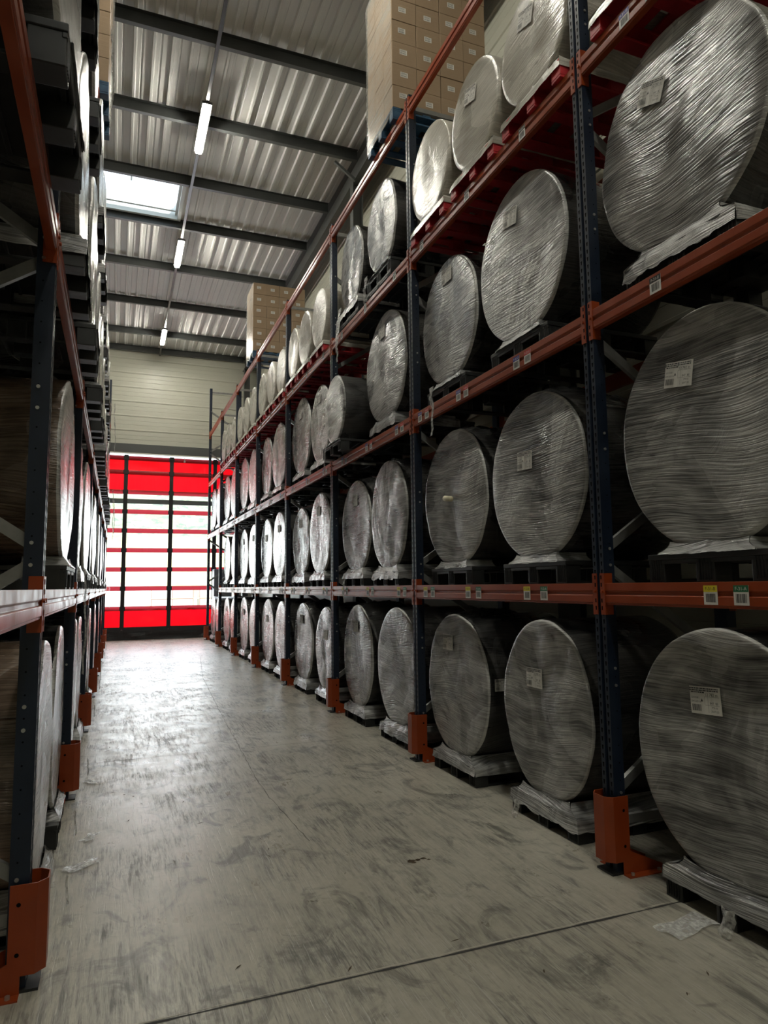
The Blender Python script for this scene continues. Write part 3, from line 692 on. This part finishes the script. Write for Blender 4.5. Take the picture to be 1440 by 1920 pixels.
def bunch_mesh(Rr, seed):
    b = MB(); nu, nv = 16, 26; vs = []
    for j in range(nv + 1):
        a = R(-30) + R(75) * j / nv
        for i in range(nu + 1):
            x = .03 + .62 * i / nu; e = (abs(math.sin(math.pi * i / nu)) * abs(math.sin(math.pi * j / nv))) ** .5
            rr = Rr + .004 + e * (.035 + .045 * noise.noise(Vector((x * 9, a * 7, seed))) + .02 * noise.noise(Vector((x * 25, a * 20, seed))))
            vs.append((x, -rr * math.sin(a), rr * math.cos(a)))
    b.add(vs, [(j * (nu + 1) + i, j * (nu + 1) + i + 1, (j + 1) * (nu + 1) + i + 1, (j + 1) * (nu + 1) + i) for j in range(nv) for i in range(nu)])
    return b.mesh('film_bunch', M['filmdark'], True)
PH = .155
VAR = []
def variant(Rr, length, seed, kind, lump=1.0, label=(0.10, 1.17), extra=None):
    pw = .80 if kind != 'red' else .76; h = PH if kind != 'red' else .144; zc = h + Rr + .01
    d = {'R': Rr, 'zc': zc, 'kind': kind, 'h': h}
    d['roll'] = roll_body(Rr, length, seed, zc, beige=(kind == 'red'), lump=lump)
    d['skirt'] = {md: skirt_mesh(Rr, zc, pw, h, seed, kind == 'red', md, .85) for md in ('band', 'ragged', 'bare')}
    d['roll_brown'] = d['roll'].copy(); d['roll_brown'].materials[1] = M['filmbrown']
    d['pallet'] = PAL['black'] if kind != 'red' else PAL['red']
    return d
PAL = {'black': pallet_mesh(.80, 1.0, PH, M['blackpl']), 'red': red_pallet_mesh(.76, 1.0, .144, M['redpl'])}
V_BIG = [variant(.630, .95, 1 + k, 'black', (1.0, .8, 1.4, 1.9)[k]) for k in range(4)]
V_RED = [variant(.455, .95, 11 + k, 'red', .6) for k in range(3)]
V_SMALL = variant(.455, 1.05, 21, 'black', .6)
SL = [ship_label(k) for k in range(3)]
BUN = [bunch_mesh(.625, k) for k in range(3)]
TAILS = [tail_mesh(k, .35 + .12 * k) for k in range(4)]
def tint_barrel(): pass
def make_roll(side, var, Y, base, xf, Rr, label, group, rz=0, lab=None, name='wrapped_roll', tail=None, tube=False, ky=1, mode='band', bunch=None, side_label=False, brown=False):
    """places one wrapped roll; Rr sets its size"""
    s = 1 if side == 'right' else -1
    e = empty(name, (xf, Y, base + .0005), label, 'wrapped roll', group, (0 if s > 0 else math.pi) + rz)
    k = Rr / var['R']
    o = obj('roll', var['roll_brown' if brown else 'roll'], e); o.scale = (1, k * ky, k); o.location = (0, 0, var['h'] * (1 - k))
    obj('film_skirt', var['skirt'][mode], e)
    obj('pallet', var['pallet'], e)
    if lab:
        o = obj('shipping_label', SL[lab[2] % 3], e); 
        near = [v.co.x for v in var['roll'].vertices if v.co.x < .06 and abs(v.co.y * k * ky - lab[0]) < .13 and abs(v.co.z * k + var['h'] * (1 - k) - lab[1]) < .11]
        o.location = (min(near + [0]) - .0015, lab[0], lab[1]); o.rotation_euler = (lab[3] if len(lab) > 3 else 0, 0, 0)
    if tail is not None:
        o = obj('film_tail', TAILS[tail[0]], e); o.scale = (1, tail[2] if len(tail) > 2 else 1, 1); o.location = (-.125, tail[1], var['h'] - .01)
    if bunch is not None:
        o = obj('film_bunch', BUN[bunch % 3], e); o.location = (0, 0, var['h'] * (1 - k) + var['zc'] * k); o.scale = (1, k * ky, k)
    if side_label:
        o = obj('side_label', SL[1], e); o.location = (.11, -Rr * ky - .012, var['zc'] + .06); o.rotation_euler = (0, 0, math.pi / 2); o.scale = (1, .55, .7)
    if tube:
        b = MB(); b.tube([(-.03, .10, .80), (-.06, -.07, .775)], .026, 14); obj('paper_tube', b.mesh('paper_tube', M['tube'], True), e)
    return e
GR = {0: 'wrapped rolls standing on the floor under the %s rack', 1: 'wrapped rolls on the first level of the %s rack', 2: 'wrapped rolls on the second level of the %s rack', 3: 'wrapped rolls on the third level of the %s rack', 4: 'wrapped rolls on the top level of the %s rack'}
LV = ['on the floor', 'on the first beam level', 'on the second beam level', 'on the third beam level', 'on the top level']
def bayname(side, i): return 'nearer than the nearest post' if i < 0 else 'between %s and %s posts' % (ORD[i].split(' ')[0], ORD[i + 1].split(' ')[0])
# (y, radius, width factor, shipping label, film mode)
B_, G_, N_ = 'band', 'ragged', 'bare'
RIGHT = {0: [(2.69, .64, .94, (.08, 1.07, 0, -.06), B_), (4.24, .63, .85, (.10, 1.00, 1), G_), (5.60, .625, .93, (.12, 1.16, 2), B_), (7.0, .64, .92, None, G_), (8.30, .64, .86, (.05, 1.17, 0), B_), (9.70, .61, .9, (0, .98, 1), B_), (11.02, .625, .95, (.05, 1.15, 2), G_), (12.6, .63, .88, None, B_), (13.85, .64, .93, (0, 1.05, 0), B_), (15.32, .63, .9, None, B_), (16.6, .64, .9, (0, 1.1, 1), B_), (18.13, .62, .95, None, G_), (19.35, .62, .95, (0, 1.1, 0), B_), (20.95, .62, .95, None, B_), (22.2, .62, .95, None, B_)],
 1: [(2.69, .65, .94, (.13, 1.14, 0, .18), N_), (4.26, .63, .97, (.11, .93, 1, .05), N_), (5.57, .63, .97, None, N_), (7.20, .63, .88, None, G_), (8.33, .60, .95, (.0, 1.1, 0), B_), (10.02, .63, .92, (.05, 1.15, 1), B_), (11.17, .58, .95, (0, 1.05, 2), G_), (12.80, .63, .92, (0, 1.1, 1), B_), (13.98, .62, .95, (0, 1.0, 0), B_), (15.45, .63, .93, (0, 1.1, 2), G_), (16.70, .62, .95, (0, 1.1, 1), B_), (18.1, .63, .95, None, B_), (19.4, .63, .95, None, N_)],
 2: [(2.76, .65, .96, (.14, 1.15, 0, .4), G_), (4.36, .65, .94, (.10, 1.20, 1, .2), N_), (5.60, .61, .93, (.0, 1.22, 2), N_), (7.24, .66, .95, (.08, 1.27, 0), G_), (8.54, .455, .97, None, N_), (9.98, .61, .88, (.05, 1.18, 2), B_), (11.16, .66, .93, (.05, 1.2, 1), B_), (12.88, .64, .95, None, B_), (14.02, .62, .83, None, B_), (15.55, .64, .92, None, G_), (16.75, .65, .90, None, N_), (18.3, .65, .93, None, B_), (19.52, .63, .93, None, G_), (21.15, .65, .90, None, B_), (22.35, .64, .93, None, N_)],
 3: [(2.88, .455, .95, None, B_), (3.96, .445, .98, (.06, .82, 0, .3), B_), (4.85, .455, .95, (.04, .82, 1, .3), B_), (5.75, .47, .95, None, B_), (7.32, .56, .84, None, N_), (8.45, .56, .82, None, G_), (9.72, .46, .88, None, B_), (10.57, .45, .92, None, B_), (11.38, .45, .86, None, B_), (12.33, .42, .95, None, B_), (13.2, .44, .95, None, B_), (14.12, .455, .95, None, B_), (15.15, .45, .95, None, B_), (16.05, .45, .95, None, B_), (16.95, .45, .95, None, B_), (17.97, .44, .95, None, B_), (18.85, .45, .95, None, B_), (19.72, .45, .95, None, B_)]}
LN = ['floor', 'first level', 'second level', 'third level', 'top level']
def where(side, lv, Y, rows, Y1):
    i = int(math.floor((Y - Y1) / BAY)); ms = [r[0] for r in rows if int(math.floor((r[0] - Y1) / BAY)) == i]; j = ms.index(Y)
    pos = ['sole one'] if len(ms) == 1 else (['nearer one', 'farther one'] if len(ms) == 2 else ['nearest one', 'middle one', 'farthest one'])
    bay = 'before nearest post' if i < 0 else 'between %s and %s posts' % (ORD[i].split(' ')[0], ORD[i + 1].split(' ')[0])
    return '%s rack %s, %s, %s' % (side, LN[lv], bay, pos[j])
for lv, rows in RIGHT.items():
    for k, (Y, Rr, ky, lab, md) in enumerate(rows):
        red = lv == 3 and abs(Rr - .56) > .01; small = lv == 2 and Rr < .5
        kind = 'white-faced wrapped roll' if red else ('small long wrapped roll' if small else 'grey wrapped roll')
        lb = '%s, %s' % (kind, where('right', lv, Y, rows, YR1))
        if (lv, k) == (1, 2): lb = 'wrapped roll with a cream paper tube under its film, right rack, first level'
        var = V_RED[k % 3] if red else (V_SMALL if Rr < .5 else V_BIG[(k * 3 + lv) % 4])
        xf = 2.77 if red else (2.64 if small else 2.86); base = ZL[lv]
        if lv == 3 and not red:
            base += .156; pe = obj('plastic_pallet', PAL['black'], None, 'black pallet under the %s silver roll, right rack third level' % ('nearer' if k == 4 else 'farther'), 'pallet'); pe.location = (2.86, Y, ZL[lv] + .0005)
        make_roll('right', var, Y, base, xf, Rr, lb, GR[lv] % 'right', 0, lab, ky=ky, mode=md, tail={(2, 2): (1, .1), (3, 5): (3, .1, 2.2), (3, 4): (0, .2, 1.5), (0, 1): (0, .2), (0, 0): (0, -.1), (1, 4): (0, .1), (2, 4): (0, 0)}.get((lv, k)), tube=(lv, k) == (1, 2), bunch=k if (lv, k) in ((1, 1), (1, 2), (1, 3), (1, 4), (0, 2), (0, 4), (2, 2), (0, 6)) else None, side_label=(lv, k) == (0, 2))
LEFT = {0: [(4.22, .62), (5.50, .63), (7.08, .62), (8.35, .61), (9.9, .62), (11.15, .62), (12.68, .62), (13.93, .62), (15.5, .62), (16.75, .62), (18.3, .62), (19.55, .62), (21.1, .62), (22.35, .62)],
 1: [(5.27, .65), (7.08, .60), (8.35, .63), (9.9, .62), (11.15, .62), (12.68, .62), (13.93, .62), (15.5, .62), (16.75, .62), (18.3, .62), (19.55, .62), (21.1, .62), (22.35, .62)],
 2: [(1.45, .62), (2.72, .62), (4.25, .62), (5.52, .62), (7.08, .60), (8.35, .62), (9.9, .62), (11.15, .62), (12.68, .62), (13.93, .62), (15.5, .62), (16.75, .62), (18.3, .62), (19.55, .62)],
 3: [(4.25, .62), (5.52, .60), (7.08, .62), (8.35, .62), (9.9, .62), (11.15, .62), (12.68, .62), (13.93, .62), (15.5, .62), (16.75, .62)]}
for lv, rows in LEFT.items():
    for k, (Y, Rr) in enumerate(rows):
        lb = 'edge-on wrapped roll, %s' % where('left', lv, Y, rows, YL1)
        if (lv, k) == (1, 0): lb = 'wrapped roll on a black pallet marked with a b logo, left rack, first level'
        rng = random.Random(lv * 50 + k)
        e = make_roll('left', V_BIG[(k + lv * 2) % 4], Y, ZL[lv], (-.35, -.34, -.24, -.27)[lv] + rng.uniform(-.01, .015), Rr, lb, GR[lv] % 'left', rng.uniform(-.02, .02), None, ky=.96, mode=(G_ if rng.random() < .5 else N_), tail=(rng.randrange(4), rng.uniform(-.2, .2)) if rng.random() < .35 else None, brown=(k == 0 and lv < 2))
        if (lv, k) == (1, 0):
            b = MB(); yv = .404; z0 = .062
            b.box(.20, .225, yv, yv + .001, z0, z0 + .062)
            vs = [(.173 + .030 * math.cos(a), yv + .001, z0 + .024 + .027 * math.sin(a)) for a in [2 * math.pi * q / 24 for q in range(24)]]; b.add(vs, [tuple(range(24))])
            obj('logo', b.mesh('logo', M['logo']), e)
            b = MB(); b.box(.0, .30, .398, .4015, .0, PH); obj('side_panel', b.mesh('side_panel', M['blackpl']), e)

# ------------------------------------------------------------------ cartons on top pallets
def carton_stack(x0, y0, z0, nx, ny, nz, cw, cd, ch, label, s, name='carton_stack', mt='bluepl'):
    e = empty(name, (x0, y0, z0 + .0005), label, 'carton stack'); W_, D_ = nx * cw, ny * cd
    b = MB(); h = .144
    for k in range(7): xx = k * (W_ - .1) / 6; b.box(xx, xx + .1, 0, D_, h - .022, h)
    for yy in (0, D_ / 2 - .05, D_ - .1):
        b.box(0, W_, yy, yy + .1, h - .044, h - .022); b.box(0, W_, yy, yy + .1, 0, .02)
        for xx in (0, W_ / 2 - .07, W_ - .14): b.box(xx, xx + .14, yy, yy + .1, .02, h - .044)
    obj('pallet', b.mesh('pallet', M[mt], bevel=.004), e)
    b = MB(); rr = random.Random(5)
    b.box(-.002, .0, -.002, .0, 0, .01)
    me = MB(); me.box(0, cw - .004, 0, cd - .004, 0, ch - .004); cm = me.mesh('carton', M['carton'], bevel=.004)
    lm = MB(); lm.add([(0, -.0015, 0), (.09, -.0015, 0), (.09, -.0015, .062), (0, -.0015, .062)], [(0, 1, 2, 3)])
    for r_ in range(3): lm.add([(.008, -.0022, .05 - r_ * .008), (.078, -.0022, .05 - r_ * .008), (.078, -.0022, .053 - r_ * .008), (.008, -.0022, .053 - r_ * .008)], [(0, 1, 2, 3)], 1)
    q = .01
    while q < .076: ww = rr.choice((.0015, .003)); lm.add([(q, -.0022, .008), (q + ww, -.0022, .008), (q + ww, -.0022, .026), (q, -.0022, .026)], [(0, 1, 2, 3)], 1); q += ww + .0025
    lmesh = lm.mesh('carton_label', [M['white'], M['ink']])
    for k in range(nz):
        for i in range(nx):
            for j in range(ny):
                if 0 < i < nx - 1 and 0 < j < ny - 1: continue
                c = obj('carton', cm, e); c.location = (i * cw + rr.uniform(-.003, .003), j * cd + rr.uniform(-.003, .003), h + k * ch)
                if j == 0: l_ = obj('carton_label', lmesh, c); l_.location = (cw * .30 + rr.uniform(-.015, .015), 0, ch * .42 + rr.uniform(-.015, .015))
    # film over the aisle side
    b = MB(); nu, nv = 12, 20; vs = []; xs = -.012 if s > 0 else W_ + .012
    for j in range(nv + 1):
        for i in range(nu + 1):
            y = -.01 + (D_ + .02) * i / nu; z = h * .3 + (nz * ch + h * .7) * j / nv; vs.append((xs + noise.noise(Vector((y * 5, z * 5, 2))) * .010, y, z))
    b.add(vs, [(j * (nu + 1) + i, j * (nu + 1) + i + 1, (j + 1) * (nu + 1) + i + 1, (j + 1) * (nu + 1) + i) for j in range(nv) for i in range(nu)])
    obj('film_wrap', b.mesh('film_wrap', M['cling'], True), e)
    return e
carton_stack(2.70, 6.50, ZL[4], 4, 3, 7, .30, .265, .265, 'tall stack of brown cartons on a blue pallet, high on the right, nearer one', 1)
carton_stack(2.70, 14.85, ZL[4], 4, 3, 6, .30, .265, .265, 'stack of brown cartons on a blue pallet, top right level, farther one', 1)
carton_stack(-1.42, 7.2, ZL[4], 4, 3, 7, .30, .265, .265, 'stack of brown cartons at the top of the left rack', -1)

# ------------------------------------------------------------------ odds and ends
b = MB(); b.box(3.06, 3.66, YD - .7, YD - .25, 0, 2.3); b.box(3.10, 3.62, YD - .71, YD - .70, 1.25, 1.255); b.box(3.10, 3.62, YD - .71, YD - .70, .1, 1.2)
obj('control_cabinet', b.mesh('control_cabinet', M['cabinet'], bevel=.01), None, 'grey cabinet beside the door behind the last right-hand post', 'cabinet')
rr = random.Random(3)
def scrap(x, y, sz, label, seed, name='film_scrap'):
    b = MB(); n = 7; vs = []
    for j in range(n + 1):
        for i in range(n + 1):
            u, v = i / n - .5, j / n - .5; q = Vector((u * 3 + seed, v * 3, seed)); vs.append((u * sz * 1.6 + .03 * noise.noise(q), v * sz * .7 + .03 * noise.noise(q + Vector((5, 0, 0))), .003 + abs(noise.noise(q * 2)) * .02))
    b.add(vs, [(j * (n + 1) + i, j * (n + 1) + i + 1, (j + 1) * (n + 1) + i + 1, (j + 1) * (n + 1) + i) for j in range(n) for i in range(n)])
    o = obj(name, b.mesh(name, M['clear'], True), None, label, 'film scrap'); o.location = (x, y, 0); o.rotation_euler.z = seed
scrap(-.16, 4.75, .14, 'crumpled clear film scrap on the floor beside the first left bay, larger piece', .6)
scrap(-.12, 5.25, .10, 'small clear film scrap on the floor left, just before the second left post', 1.1)
scrap(-.16, 6.7, .10, 'clear film scrap lying just past the second left post guard', 2.2)
scrap(2.66, 2.78, .20, 'torn film trailing on the floor below the nearest right-hand roll', .2)
M['leaf'] = mat('dry_leaf', (.07, .05, .03), .8)
b = MB()
for k in range(70):
    x, y = rr.uniform(-.1, 2.6), rr.uniform(2.0, 9); a = rr.uniform(0, 3.1); L = rr.uniform(.008, .035); w = rr.uniform(.0015, .005)
    d = Vector((math.cos(a), math.sin(a), 0)); n_ = Vector((-d.y, d.x, 0)); c = Vector((x, y, .002)); b.add([c - d * L, c - n_ * w, c + d * L, c + n_ * w + Vector((0, 0, .002))], [(0, 1, 2, 3)])
for k in range(14):
    c = Vector((1.78 + rr.uniform(-.08, .08), 4.02 + rr.uniform(-.02, .02), .003)); a = rr.uniform(-.6, .6); d = Vector((math.cos(a), math.sin(a), 0)) * rr.uniform(.01, .03); n_ = Vector((-d.y, d.x, 0)) * .25
    b.add([c - d, c - n_, c + d, c + n_ + Vector((0, 0, .006))], [(0, 1, 2, 3)])
obj('floor_debris', b.mesh('floor_debris', M['leaf']), None, 'scattered dry leaf bits and grit on the concrete aisle', 'debris', kind='stuff')
